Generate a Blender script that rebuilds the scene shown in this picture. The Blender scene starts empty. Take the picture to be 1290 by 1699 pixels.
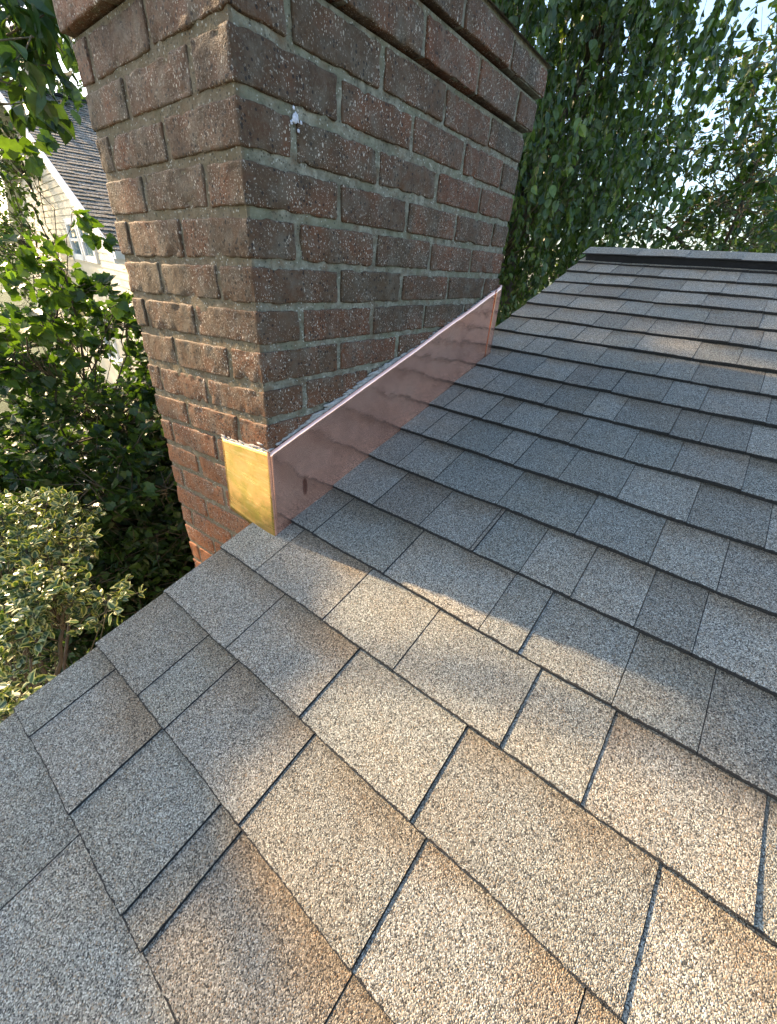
import bpy, math
import numpy as np
from mathutils import Matrix, Vector

scene = bpy.context.scene
COL = scene.collection
R_ = math.radians

# ------------------------------------------------------------------ camera
CAM = np.array([-0.47916883, -0.67123639, 0.55812682])
RM = np.array([[0.6210343, -0.7810735, 0.0651190],
               [-0.3728945, -0.3675207, -0.8519849],
               [0.6893954, 0.5048293, -0.5195010]])
cd = bpy.data.cameras.new("camera")
cam = bpy.data.objects.new("camera", cd)
COL.objects.link(cam)
cd.sensor_fit = 'HORIZONTAL'
cd.sensor_width = 36.0
cd.lens = 36.0 * 676.085 / 1290.0
cd.clip_start = 0.02
cd.clip_end = 2000
mw = Matrix.Identity(4)
for i in range(3):
    mw[i][0] = RM[0][i]
    mw[i][1] = -RM[1][i]
    mw[i][2] = -RM[2][i]
    mw[i][3] = CAM[i]
cam.matrix_world = mw
scene.camera = cam

# ------------------------------------------------------------------ light
SUN_EL = R_(29)
SUN_AZ = R_(7.5)          # turned from +y towards -x
sdir = Vector((-math.sin(SUN_AZ) * math.cos(SUN_EL), math.cos(SUN_AZ) * math.cos(SUN_EL), math.sin(SUN_EL)))
world = bpy.data.worlds.new("World")
scene.world = world
world.use_nodes = True
wn = world.node_tree
bg = wn.nodes.get("Background") or wn.nodes.new("ShaderNodeBackground")
sky = wn.nodes.new("ShaderNodeTexSky")
sky.sky_type = 'NISHITA'
sky.sun_disc = False
sky.sun_elevation = SUN_EL
sky.sun_rotation = -SUN_AZ
sky.dust_density = 1.8
wn.links.new(sky.outputs[0], bg.inputs[0])
bg.inputs[1].default_value = 0.132
sl = bpy.data.lights.new("sun", 'SUN')
sl.energy = 4.3
sl.angle = R_(1.2)
sl.color = (1.0, 0.72, 0.43)
so = bpy.data.objects.new("sun", sl)
COL.objects.link(so)
so.rotation_euler = sdir.to_track_quat('Z', 'Y').to_euler()
so.location = (0, 0, 20)
scene.view_settings.view_transform = 'Standard'
scene.view_settings.look = 'None'
scene.view_settings.gamma = 1.0
scene.view_settings.exposure = 1.98
scene.cycles.max_bounces = 8
scene.cycles.transparent_max_bounces = 8

# ------------------------------------------------------------------ helpers
rng = np.random.default_rng(7)
TH = 0.3022
CT, ST = math.cos(TH), math.sin(TH)

def vnoise(p, seed=0):
    """value noise, p (N,3) -> (N,) in -1..1"""
    p = np.asarray(p, float)
    i = np.floor(p).astype(np.int64)
    f = p - i
    f = f * f * (3 - 2 * f)
    def h(a, b, c):
        n = (a * 374761393 + b * 668265263 + c * 2147483647 + seed * 1274126177) & 0xffffffff
        n = ((n ^ (n >> 13)) * 1274126177) & 0xffffffff
        n = n ^ (n >> 16)
        return (n & 0xffff) / 32767.5 - 1
    x, y, z = i[:, 0], i[:, 1], i[:, 2]
    fx, fy, fz = f[:, 0], f[:, 1], f[:, 2]
    r = 0
    for dx in (0, 1):
        wx = fx if dx else 1 - fx
        for dy in (0, 1):
            wy = fy if dy else 1 - fy
            for dz in (0, 1):
                wz = fz if dz else 1 - fz
                r = r + wx * wy * wz * h(x + dx, y + dy, z + dz)
    return r

class MB:
    """mesh collector (numpy arrays, quads or tris or ngons)"""
    def __init__(self):
        self.v = []; self.f = []; self.n = 0; self.rnd = []; self.uv = []; self.has_uv = False
    def add(self, verts, faces, rnd=None, uv=None):
        verts = np.asarray(verts, float)
        faces = np.asarray(faces, dtype=np.int64)
        self.v.append(verts)
        self.f.append(faces + self.n)
        self.n += len(verts)
        r = np.zeros(len(verts)) if rnd is None else np.broadcast_to(np.asarray(rnd, float), (len(verts),))
        self.rnd.append(r)
        self.uv.append(np.zeros((len(verts), 2)) if uv is None else np.asarray(uv, float))
        if uv is not None: self.has_uv = True
    def box(self, a, b, rnd=None):
        a = np.array(a, float); b = np.array(b, float)
        v = np.array([[(a, b)[i][0], (a, b)[j][1], (a, b)[k][2]] for i in (0, 1) for j in (0, 1) for k in (0, 1)])
        f = [[0, 1, 3, 2], [4, 6, 7, 5], [0, 4, 5, 1], [2, 3, 7, 6], [0, 2, 6, 4], [1, 5, 7, 3]]
        self.add(v, f, rnd)
    def obox(self, c, ax, ay, az, rnd=None):
        """box centred at c with half-axis vectors"""
        c, ax, ay, az = [np.array(t, float) for t in (c, ax, ay, az)]
        v = np.array([c + i * ax + j * ay + k * az for i in (-1, 1) for j in (-1, 1) for k in (-1, 1)])
        f = [[0, 1, 3, 2], [4, 6, 7, 5], [0, 4, 5, 1], [2, 3, 7, 6], [0, 2, 6, 4], [1, 5, 7, 3]]
        self.add(v, f, rnd)
    def tube(self, pts, rad, sides=6, rnd=None, cap=True):
        pts = np.array(pts, float); m = len(pts)
        rad = np.broadcast_to(np.asarray(rad, float), (m,))
        T = np.gradient(pts, axis=0)
        T /= np.linalg.norm(T, axis=1)[:, None] + 1e-9
        up = np.array([0.1, 0.2, 1.0]) if abs(T[0][2]) < .9 else np.array([1.0, .1, 0])
        A = np.cross(T, up); A /= np.linalg.norm(A, axis=1)[:, None] + 1e-9
        B = np.cross(T, A)
        an = np.linspace(0, 2 * math.pi, sides, endpoint=False)
        ring = pts[:, None, :] + rad[:, None, None] * (np.cos(an)[None, :, None] * A[:, None, :] + np.sin(an)[None, :, None] * B[:, None, :])
        idx = np.arange(m * sides).reshape(m, sides)
        nx = np.roll(idx, -1, axis=1)
        f = np.stack([idx[:-1], nx[:-1], nx[1:], idx[1:]], axis=-1).reshape(-1, 4)
        self.add(ring.reshape(-1, 3), f, rnd)
    def arrays(self):
        return np.concatenate(self.v), self.f
    def build(self, name, mat, parent=None, smooth=True, warp=None):
        V = np.concatenate(self.v)
        if warp is not None: V = warp(V)
        me = bpy.data.meshes.new(name)
        loops = []; starts = []; tot = []; s = 0
        for F in self.f:
            k = F.shape[1]
            loops.append(F.reshape(-1))
            starts.append(s + np.arange(len(F)) * k)
            tot.append(np.full(len(F), k))
            s += F.size
        loops = np.concatenate(loops); starts = np.concatenate(starts); tot = np.concatenate(tot)
        me.vertices.add(len(V)); me.vertices.foreach_set("co", V.astype(np.float32).ravel())
        me.loops.add(len(loops)); me.loops.foreach_set("vertex_index", loops.astype(np.int32))
        me.polygons.add(len(starts))
        me.polygons.foreach_set("loop_start", starts.astype(np.int32))
        me.polygons.foreach_set("loop_total", tot.astype(np.int32))
        me.polygons.foreach_set("use_smooth", np.full(len(starts), smooth))
        me.update(calc_edges=True)
        at = me.attributes.new("rnd", 'FLOAT', 'POINT')
        at.data.foreach_set("value", np.concatenate(self.rnd).astype(np.float32))
        if self.has_uv:
            U = np.concatenate(self.uv)
            ul = me.uv_layers.new(name="UVMap")
            ul.data.foreach_set("uv", U[loops].astype(np.float32).ravel())
        me.validate()
        o = bpy.data.objects.new(name, me)
        COL.objects.link(o)
        if mat: me.materials.append(mat)
        if parent: o.parent = parent
        return o

def thing(name, label, cat, group=None):
    o = bpy.data.objects.new(name, None)
    COL.objects.link(o)
    o.empty_display_size = 0.1
    o["label"] = label; o["category"] = cat
    if group: o["group"] = group
    return o
def tag(o, label=None, cat=None, group=None, kind=None):
    if label: o["label"] = label
    if cat: o["category"] = cat
    if group: o["group"] = group
    if kind: o["kind"] = kind
    return o

# ------------------------------------------------------------------ materials
class NT:
    def __init__(self, name):
        self.m = bpy.data.materials.new(name); self.m.use_nodes = True
        self.t = self.m.node_tree; self.t.nodes.clear()
        self.out = self.n('ShaderNodeOutputMaterial')
        self.b = self.n('ShaderNodeBsdfPrincipled')
        self.l(self.b.outputs[0], self.out.inputs[0])
    def n(self, typ, **kw):
        x = self.t.nodes.new(typ)
        for k, v in kw.items():
            setattr(x, k, v)
        return x
    def l(self, a, b): self.t.links.new(a, b)
    def set(self, sock, v):
        if isinstance(v, bpy.types.NodeSocket): self.l(v, sock)
        else: sock.default_value = v
    def coord(self): 
        return self.n('ShaderNodeTexCoord').outputs['Object']
    def attr(self, name):
        a = self.n('ShaderNodeAttribute'); a.attribute_name = name; return a.outputs['Fac']
    def noise(self, scale, detail=2, rough=.5, vec=None):
        x = self.n('ShaderNodeTexNoise'); x.inputs['Scale'].default_value = scale
        x.inputs['Detail'].default_value = detail; x.inputs['Roughness'].default_value = rough
        self.l(vec or self.coord(), x.inputs['Vector']); return x.outputs['Fac']
    def voro(self, scale, vec=None, feature='F1', rnd=1.0):
        x = self.n('ShaderNodeTexVoronoi'); x.feature = feature
        x.inputs['Scale'].default_value = scale; x.inputs['Randomness'].default_value = rnd
        self.l(vec or self.coord(), x.inputs['Vector']); return x
    def ramp(self, fac, stops, interp='LINEAR'):
        r = self.n('ShaderNodeValToRGB'); cr = r.color_ramp; cr.interpolation = interp
        while len(cr.elements) < len(stops): cr.elements.new(.5)
        for e, (p, c) in zip(cr.elements, stops):
            e.position = p
            e.color = (c, c, c, 1) if isinstance(c, (int, float)) else (*c, 1)
        self.set(r.inputs[0], fac); return r.outputs[0]
    def mix(self, fac, a, b, mode='MIX'):
        x = self.n('ShaderNodeMix'); x.data_type = 'RGBA'; x.blend_type = mode
        self.set(x.inputs[0], fac)
        for i, v in ((6, a), (7, b)):
            if isinstance(v, tuple) and len(v) == 3: v = (*v, 1)
            self.set(x.inputs[i], v)
        return x.outputs[2]
    def math(self, op, a, b=0.0, c=None, clamp=False):
        x = self.n('ShaderNodeMath'); x.operation = op; x.use_clamp = clamp
        self.set(x.inputs[0], a); self.set(x.inputs[1], b)
        if c is not None: self.set(x.inputs[2], c)
        return x.outputs[0]
    def sep(self, col):
        x = self.n('ShaderNodeSeparateColor'); self.l(col, x.inputs[0]); return x.outputs
    def bump(self, h, strength=.5, dist=.001, normal=None):
        x = self.n('ShaderNodeBump'); x.inputs['Strength'].default_value = strength
        x.inputs['Distance'].default_value = dist; self.l(h, x.inputs['Height'])
        if normal: self.l(normal, x.inputs['Normal'])
        return x.outputs[0]
    def fin(self, color=None, rough=None, metal=None, normal=None, spec=None):
        if color is not None: self.set(self.b.inputs['Base Color'], color if not (isinstance(color, tuple) and len(color) == 3) else (*color, 1))
        if rough is not None: self.set(self.b.inputs['Roughness'], rough)
        if metal is not None: self.set(self.b.inputs['Metallic'], metal)
        if spec is not None: self.set(self.b.inputs['Specular IOR Level'], spec)
        if normal is not None: self.l(normal, self.b.inputs['Normal'])
        return self.m

def m_shingle(name="asphalt_shingle", gscale=720, tone=1.0, edge=1.0):
    t = NT(name)
    v = t.voro(gscale); v2 = t.voro(gscale * 1.9)
    r, g, b = t.sep(v.outputs['Color'])[:3]
    k = tone
    gran = t.ramp(r, [(0, (.045 * k, .045 * k, .044 * k)), (.15, (.13 * k, .12 * k, .11 * k)), (.36, (.23 * k, .22 * k, .205 * k)), (.56, (.34 * k, .325 * k, .30 * k)), (.82, (.55 * k, .53 * k, .50 * k)), (.93, (.30 * k, .23 * k, .17 * k))], 'CONSTANT')
    # granule blend: browner granules in the dark band at the top of each tab
    rnd = t.attr('rnd')
    uvn = t.n('ShaderNodeTexCoord'); sx = t.n('ShaderNodeSeparateXYZ'); t.l(uvn.outputs['UV'], sx.inputs[0])
    nz = t.noise(9, 3)
    nz2 = t.noise(3.0, 2)
    warm = t.ramp(nz, [(.42, 0.0), (.62, 1.0)])
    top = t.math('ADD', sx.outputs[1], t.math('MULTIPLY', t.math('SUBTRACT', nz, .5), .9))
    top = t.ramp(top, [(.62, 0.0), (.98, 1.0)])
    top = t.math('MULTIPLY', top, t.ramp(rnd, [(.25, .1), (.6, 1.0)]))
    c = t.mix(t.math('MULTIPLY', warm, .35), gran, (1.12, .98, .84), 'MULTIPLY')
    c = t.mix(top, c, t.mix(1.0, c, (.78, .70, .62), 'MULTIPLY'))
    tint = t.ramp(rnd, [(0, (.93, .96, .96)), (.2, (1.12, 1.12, 1.10)), (.38, (.84, .84, .82)), (.55, (1.0, .99, .97)), (.72, (.90, .93, .92)), (.86, (1.13, 1.13, 1.11)), (.95, (.87, .83, .79))], 'CONSTANT')
    c = t.mix(1.0, c, tint, 'MULTIPLY')
    c = t.mix(1.0, c, (.93, .96, .90), 'MULTIPLY')
    lip = t.math('ADD', sx.outputs[1], t.math('MULTIPLY', t.math('SUBTRACT', t.noise(160, 3, .7), .5), .05))
    lipm = t.math('MULTIPLY', t.math('LESS_THAN', lip, .013), edge)
    c = t.mix(lipm, c, (.022, .021, .020))
    c = t.mix(t.ramp(nz2, [(.35, 0), (.7, .35)]), c, t.mix(1.0, c, (.86, .88, .9), 'MULTIPLY'))
    h = t.math('ADD', t.math('MULTIPLY', v.outputs['Distance'], -1.0), t.math('MULTIPLY', g, .35))
    nrm = t.bump(h, .85, .0022)
    rough = t.ramp(b, [(0, .95), (.9, .85), (.93, .32)], 'CONSTANT')
    return t.fin(c, rough, normal=nrm, spec=.4)

def m_asphalt_edge():
    t = NT("asphalt_edge")
    return t.fin(t.ramp(t.noise(300, 2), [(.3, (.008, .008, .009)), (.8, (.05, .048, .045))]), .9)

def m_brick():
    t = NT("aged_brick")
    co = t.coord(); rnd = t.attr('rnd')
    base = t.ramp(rnd, [(0, (.070, .042, .021)), (.25, (.105, .046, .021)), (.45, (.058, .038, .021)), (.65, (.130, .048, .021)), (.82, (.072, .050, .027)), (1, (.155, .050, .021))])
    n1 = t.noise(38, 4, .65); n2 = t.noise(9, 3); n3 = t.noise(160, 3, .7)
    c = t.mix(t.ramp(n1, [(.35, 0), (.7, .7)]), base, (.045, .036, .026))
    sz0 = t.n('ShaderNodeSeparateXYZ'); t.l(co, sz0.inputs[0])
    low = t.math('ADD', sz0.outputs[2], t.math('MULTIPLY', t.math('SUBTRACT', n2, .5), .5))
    c = t.mix(t.ramp(t.math('ADD', low, .5), [(.35, .95), (.85, 0)]), c, (.27, .088, .030))
    c = t.mix(t.ramp(n2, [(.48, 0), (.70, .6)]), c, (.20, .068, .030))
    # mortar wash and lichen haze
    c = t.mix(t.ramp(t.noise(22, 4, .7), [(.46, 0), (.70, .55)]), c, (.165, .15, .115))
    c = t.mix(t.ramp(n3, [(.4, 0), (.75, .45)]), c, (.14, .095, .058))
    # pale grit speckles, slightly elongated upright
    mp = t.n('ShaderNodeMapping'); mp.inputs['Scale'].default_value = (1, 1, .62); t.l(co, mp.inputs[0])
    wv = t.n('ShaderNodeVectorMath'); wv.operation = 'ADD'
    nn = t.n('ShaderNodeTexNoise'); nn.inputs['Scale'].default_value = 120; t.l(mp.outputs[0], nn.inputs['Vector'])
    sc = t.n('ShaderNodeVectorMath'); sc.operation = 'SCALE'; sc.inputs['Scale'].default_value = .004
    t.l(nn.outputs['Color'], sc.inputs[0]); t.l(mp.outputs[0], wv.inputs[0]); t.l(sc.outputs[0], wv.inputs[1])
    hs = None
    for s_, th, siz in ((190, .88, .30), (330, .83, .36), (620, .78, .42)):
        v = t.voro(s_, wv.outputs[0])
        r, g, b = t.sep(v.outputs['Color'])[:3]
        sz = t.math('MULTIPLY', t.math('ADD', g, .35), siz)
        m = t.math('MULTIPLY', t.math('GREATER_THAN', r, th), t.math('LESS_THAN', v.outputs['Distance'], sz))
        m = t.math('MULTIPLY', m, t.ramp(n2, [(.36, .12), (.56, 1)]))
        c = t.mix(m, c, t.ramp(b, [(0, (.30, .27, .23)), (.6, (.40, .34, .27)), (1, (.66, .58, .48))]))
        hs = m if hs is None else t.math('ADD', hs, m)
    # dark pits
    vp = t.voro(150); r2 = t.sep(vp.outputs['Color'])
    pit = t.math('MULTIPLY', t.math('GREATER_THAN', r2[0], .8), t.math('LESS_THAN', vp.outputs['Distance'], .36))
    c = t.mix(t.math('MULTIPLY', pit, .8), c, (.02, .016, .014))
    h = t.math('ADD', t.math('MULTIPLY', n3, .7), t.math('ADD', t.math('MULTIPLY', hs, .35), t.math('MULTIPLY', pit, -.7)))
    h = t.math('ADD', h, t.math('MULTIPLY', t.noise(420, 2, .6), .5))
    nrm = t.bump(h, 1.0, .0024)
    return t.fin(c, t.ramp(n3, [(.3, .75), (.8, .6)]), normal=nrm, spec=.2)

def m_mortar():
    t = NT("old_mortar")
    n1 = t.noise(60, 4, .7); n2 = t.noise(14, 3); n3 = t.noise(350, 2)
    c = t.ramp(n1, [(.3, (.10, .092, .066)), (.5, (.20, .185, .14)), (.72, (.33, .31, .24))])
    c = t.mix(t.ramp(n2, [(.45, 0), (.65, .6)]), c, (.14, .145, .09))
    c = t.mix(t.ramp(t.noise(26, 5, .7), [(.5, 0), (.68, .7)]), c, (.13, .08, .045))
    sx0 = t.n('ShaderNodeSeparateXYZ'); t.l(t.coord(), sx0.inputs[0])
    c = t.mix(t.ramp(sx0.outputs[0], [(.008, .6), (.012, 0)]), c, (.135, .090, .048))
    vp = t.voro(240); r2 = t.sep(vp.outputs['Color'])
    c = t.mix(t.math('MULTIPLY', t.math('MULTIPLY', t.math('GREATER_THAN', r2[0], .85), t.math('LESS_THAN', vp.outputs['Distance'], .4)), .7), c, (.05, .045, .035))
    c = t.mix(t.math('MULTIPLY', t.math('MULTIPLY', t.math('GREATER_THAN', r2[1], .85), t.math('LESS_THAN', vp.outputs['Distance'], .38)), .6), c, (.5, .48, .42))
    h = t.math('ADD', t.math('MULTIPLY', n3, .6), n1)
    return t.fin(c, .92, normal=t.bump(h, 1.0, .003), spec=.2)

def m_copper(name, base, stain=True, rough=(.16, .34)):
    t = NT(name)
    co = t.coord()
    n1 = t.noise(7, 3, .6); n2 = t.noise(40, 4, .7)
    c = t.ramp(n1, [(.25, tuple(x * .72 for x in base)), (.5, base), (.8, tuple(min(1, x * 1.12) for x in base))])
    c = t.mix(t.ramp(n2, [(.52, 0), (.8, .35)]), c, tuple(x * .55 for x in base))
    # brushed smears
    mp = t.n('ShaderNodeMapping'); mp.inputs['Scale'].default_value = (6, 6, 60); mp.inputs['Rotation'].default_value = (.3, .5, 0); t.l(co, mp.inputs[0])
    sm = t.noise(1.5, 4, .7, mp.outputs[0])
    # a thumb smudge in tarnish, where it sits on the sheet
    if stain:
        for (px, pz, sx_, sz_, k) in ((.085, .095, .009, .026, .85), (.05, .018, .06, .012, .4)):
            s = t.n('ShaderNodeSeparateXYZ'); t.l(co, s.inputs[0])
            dx = t.math('DIVIDE', t.math('SUBTRACT', s.outputs[0], px), sx_)
            dz = t.math('DIVIDE', t.math('SUBTRACT', s.outputs[2], pz), sz_)
            d = t.math('ADD', t.math('MULTIPLY', dx, dx), t.math('MULTIPLY', dz, dz))
            d = t.math('ADD', d, t.math('MULTIPLY', t.math('SUBTRACT', n2, .5), 1.4))
            m = t.math('MULTIPLY', t.ramp(d, [(.35, 1.0), (1.0, 0.0)]), k)
            c = t.mix(m, c, (.30, .12, .09))
    if not stain:  # front sheet: reflected greenery and sun painted in as olive and gold
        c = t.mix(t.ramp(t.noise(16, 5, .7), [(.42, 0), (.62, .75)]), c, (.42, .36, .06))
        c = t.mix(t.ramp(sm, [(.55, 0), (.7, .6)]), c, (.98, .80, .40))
    rg = t.math('ADD', t.math('MULTIPLY', t.ramp(sm, [(.3, 0), (.7, 1)]), rough[1] - rough[0]), rough[0])
    h = t.math('ADD', t.math('MULTIPLY', t.noise(11, 2), 1.0), t.math('MULTIPLY', sm, .05))
    return t.fin(c, rg, .86 if stain else .9, normal=t.bump(h, .35, .01))

def m_leaf(name, c0, c1, trans=.35, cream=None, rough=.38):
    t = NT(name)
    rnd = t.attr('rnd')
    c = t.ramp(rnd, [(0, c0), (.8, c1), (1, tuple(min(1, x * 1.5) for x in c1))])
    c = t.mix(t.ramp(t.noise(60, 2), [(.4, 0), (.7, .3)]), c, tuple(x * .6 for x in c0))
    if cream:
        uvn = t.n('ShaderNodeTexCoord'); s = t.n('ShaderNodeSeparateXYZ'); t.l(uvn.outputs['UV'], s.inputs[0])
        e = t.math('ADD', s.outputs[1], t.math('MULTIPLY', t.math('SUBTRACT', t.noise(90, 2), .5), .6))
        c = t.mix(t.ramp(e, [(.5, 0), (.62, 1)]), c, cream)
    t.fin(c, rough, spec=.5)
    tr = t.n('ShaderNodeBsdfTranslucent')
    t.l(t.mix(1.0, c, (1.15, 1.25, .35), 'MULTIPLY'), tr.inputs[0])
    mx = t.n('ShaderNodeMixShader'); mx.inputs[0].default_value = trans
    t.l(t.b.outputs[0], mx.inputs[1]); t.l(tr.outputs[0], mx.inputs[2]); t.l(mx.outputs[0], t.out.inputs[0])
    return t.m

def m_simple(name, c0, c1, scale=20, rough=.8, bump=.3, bd=.002, metal=0):
    t = NT(name)
    n = t.noise(scale, 4, .6)
    return t.fin(t.ramp(n, [(.3, c0), (.7, c1)]), rough, metal, normal=t.bump(n, bump, bd))

M_SH = m_shingle()
M_EDGE = m_asphalt_edge()
M_BRICK = m_brick()
M_MORTAR = m_mortar()
M_COP = m_copper("copper_sheet", (1.0, .56, .42), True, (.05, .20))
M_COPF = m_copper("copper_sheet_painted_reflection", (.84, .52, .17), False, (.22, .42))  # same copper, with sunlit foliage reflection put into the yellow base colour
M_SEAL = m_simple("mortar_sealant", (.22, .205, .185), (.44, .415, .38), 90, .85, .8, .003)
M_WHITE = m_simple("painted_trim", (.72, .71, .68), (.80, .79, .76), 12, .5, .1)
M_BLACK = m_simple("black_vent_plastic", (.010, .011, .014), (.02, .021, .026), 80, .6, .3)
M_BARK = m_simple("bark", (.035, .028, .02), (.085, .068, .048), 30, .9, .8, .006)
M_TWIG = m_simple("twig_bark", (.05, .045, .025), (.11, .09, .05), 60, .85, .4)
M_WOOD = m_simple("roof_deck_wood", (.25, .17, .10), (.36, .26, .16), 14, .8)

# ------------------------------------------------------------------ roof
S0, EX = -0.2525, 0.1462
RAKE = 0.0787
S_RIDGE = 2.215
def roofpt(s, y, h, back=False):
    s = np.asarray(s, float); h = np.asarray(h, float)
    x = s * CT - h * ST; z = s * ST + h * CT
    if back:
        xr = S_RIDGE * CT
        x = 2 * xr - x
    return np.stack([x, np.broadcast_to(y, x.shape), z], -1)

JOINTS = {-3: [-.204, -.47], -2: [.0, -.174, -.343, -.393, -.60], -1: [-.092, -.185, -.388, -.598, -.80],
          0: [-.149, -.354, -.572, -.832], 1: [-.051, -.261, -.429, -.624, -.738, -.917],
          2: [-.082, -.291, -.509, -.583, -.729, -.838], 3: [-.143, -.277, -.404, -.413, -.513, -.612, -.718, -.802],
          4: [-.1, -.219, -.39, -.564, -.701, -.810], 5: [-.08, -.165, -.29, -.36, -.47, -.60, -.733],
          6: [-.06, -.19, -.25, -.36, -.44, -.57, -.67, -.802], 7: [-.11, -.18, -.31, -.42, -.50, -.633, -.70],
          8: [-.07, -.20, -.31, -.38, -.449, -.58, -.67], 12: [-.09, -.28, -.38, -.57, -.722]}
STRONG = {(-2, -.343), (-2, -.393), (-1, -.388), (0, -.572), (0, -.832), (1, -.624), (1, -.738), (1, -.917), (2, -.583), (3, -.413), (6, -.802), (7, -.633), (8, -.449), (12, -.722), (-2, -.174), (-1, -.598), (0, -.354)}

def course(mbt, mbe, n, s_lo, s_hi, yl, yr, rg, back=False, joints=None, fine=True):
    """one shingle course exposed from s_lo to s_hi, lapped under the next"""
    ys = [yl]
    js = sorted(joints or [], reverse=True)
    cur = js[-1] if js else yl
    ys += js
    while cur > yr:
        cur -= rg.uniform(.07, .19)
        ys.append(max(cur, yr))
        if cur <= yr: break
    over = .035
    prev_h = .0
    off = rg.uniform(0, 100)
    for i in range(len(ys) - 1):
        a, b = ys[i], ys[i + 1]
        if a - b < .003: continue
        strong = any((n, round(j, 3)) in STRONG or (n, j) in STRONG for j in [b])
        hl = rg.uniform(.0082, .0092)
        tilt = .0036 if strong else rg.uniform(.0007, .0019)
        gap = .0010
        gl = gap if i > 0 else 0
        step = .010 if fine else .035
        ny = max(2, int((a - b) / step) + 1)
        yy = np.linspace(a - gl, b + gap * .4, ny + 1)
        tt = np.array([0, .004, .03, .12, .3, .55, .8, 1.0, 1.25]) if fine else np.array([0, .5, 1.0, 1.25])
        Y, T = np.meshgrid(yy, tt, indexing='ij')
        e = s_hi - s_lo
        wav = vnoise(np.stack([yy * 9 + off, yy * 0, yy * 0 + n], -1), 3) * .0018 + vnoise(np.stack([yy * 120 + off, yy * 0, yy * 0 + n], -1), 4) * .0008
        lift = (vnoise(np.stack([yy * 6 + off + 31, yy * 0, yy * 0 + n * 3], -1), 5) + .6) * .0022
        S = s_lo + T * e + wav[:, None] * (1 - T).clip(0, 1)
        hh = hl + lift[:, None] + Y * 0
        fr_ = (a - Y) / (a - b)
        hh = hh + tilt * fr_
        up = .0016 + tilt * .75 * fr_
        Hh = hh * (1 - T.clip(0, 1)) + up * T.clip(0, 1)
        Hh = np.where(T > 1, up - (T - 1) * .012, Hh)
        if n == 1 and abs(b + .917) < .002:
            # the corner of this tab has curled up
            Hh = Hh + .0035 * np.exp(-((Y + .917) / .03) ** 2) * np.clip(1 - T, 0, 1) ** 3
        # rounded crumbly front lip
        Hh = Hh - np.where(T < .002, .0010, 0)
        Hh = Hh + vnoise(np.stack([Y * 14 + off, S * 14, Y * 0], -1).reshape(-1, 3), 6).reshape(Y.shape) * .0006
        rnd = rg.uniform()
        if strong: rnd = rg.choice([.1, .5, .6])
        P = roofpt(S.ravel(), Y.ravel(), Hh.ravel(), back)
        nt_ = len(tt)
        idx = np.arange(Y.size).reshape(Y.shape)
        f = np.stack([idx[:-1, :-1], idx[:-1, 1:], idx[1:, 1:], idx[1:, :-1]], -1).reshape(-1, 4)
        if back: f = f[:, ::-1]
        mbt.add(P, f, rnd, np.stack([Y.ravel(), T.ravel()], -1))
        # front face and the two side faces, down to the course below (dark asphalt)
        def skirt(line):
            S1, Y1, H1 = line
            top = roofpt(S1, Y1, H1, back); bot = roofpt(S1 + .0015, Y1, H1 - .0080, back)
            m = len(S1); v = np.concatenate([top, bot])
            k = np.arange(m - 1)
            f = np.stack([k, k + 1, k + 1 + m, k + m], -1)
            if back: f = f[:, ::-1]
            mbe.add(v, f, rnd)
        skirt((S[:, 0], Y[:, 0], Hh[:, 0]))
        skirt((S[0, ::-1], Y[0, ::-1], Hh[0, ::-1]))
        skirt((S[-1, :], Y[-1, :], Hh[-1, :]))

roof = thing("house_roof", "grey and tan asphalt shingle roof slope cut around the brick chimney", "roof")
mt, me_ = MB(), MB()
Y_FAR = -2.6
rg = np.random.default_rng(11)
for n in range(-12, 17):
    s_lo = S0 + n * EX
    s_hi = s_lo + EX if n < 16 else S_RIDGE - .02
    fine = n >= -4
    course(mt, me_, n, s_lo, s_hi, RAKE + rg.uniform(-.002, .003), Y_FAR, rg, False, JOINTS.get(n), fine)
for n in range(0, 14):
    s_lo = S_RIDGE - .05 - (n + 1) * EX
    course(mt, me_, n + 40, s_lo, s_lo + EX, RAKE, Y_FAR, rg, True, None, False)
mt.build("shingles", M_SH, roof)
me_.build("shingle_edges", M_EDGE, roof, smooth=False)
# deck under the shingles, both slopes
S_EAVE = S0 - 12 * EX
mb = MB()
for back in (False, True):
    P = []
    for s in (S_EAVE + .01, S_RIDGE - .002):
        for y in (RAKE - .012, Y_FAR):
            for h in (-.0045, -.06):
                P.append(roofpt(np.array([s if not (back and s < 0) else .2]), y, np.array([h]), back)[0])
    f = [[0, 1, 3, 2], [4, 6, 7, 5], [0, 4, 5, 1], [2, 3, 7, 6], [0, 2, 6, 4], [1, 5, 7, 3]]
    mb.add(P, f)
mb.build("roof_deck", M_WOOD, roof, smooth=False)
mb = MB()
for (sa, sb) in ((S_EAVE, -.005), (.965 / CT, S_RIDGE)):
    P = [roofpt(np.array([s]), y, np.array([h]))[0] for s in (sa, sb) for y in (RAKE - .010, RAKE - .032) for h in (-.006, -.16)]
    mb.add(P, f)
P = [roofpt(np.array([s]), y, np.array([h]), True)[0] for s in (.2, S_RIDGE) for y in (RAKE - .010, RAKE - .032) for h in (-.006, -.16)]
mb.add(P, f)
mb.build("rake_board", M_WHITE, roof, smooth=False)
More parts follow.
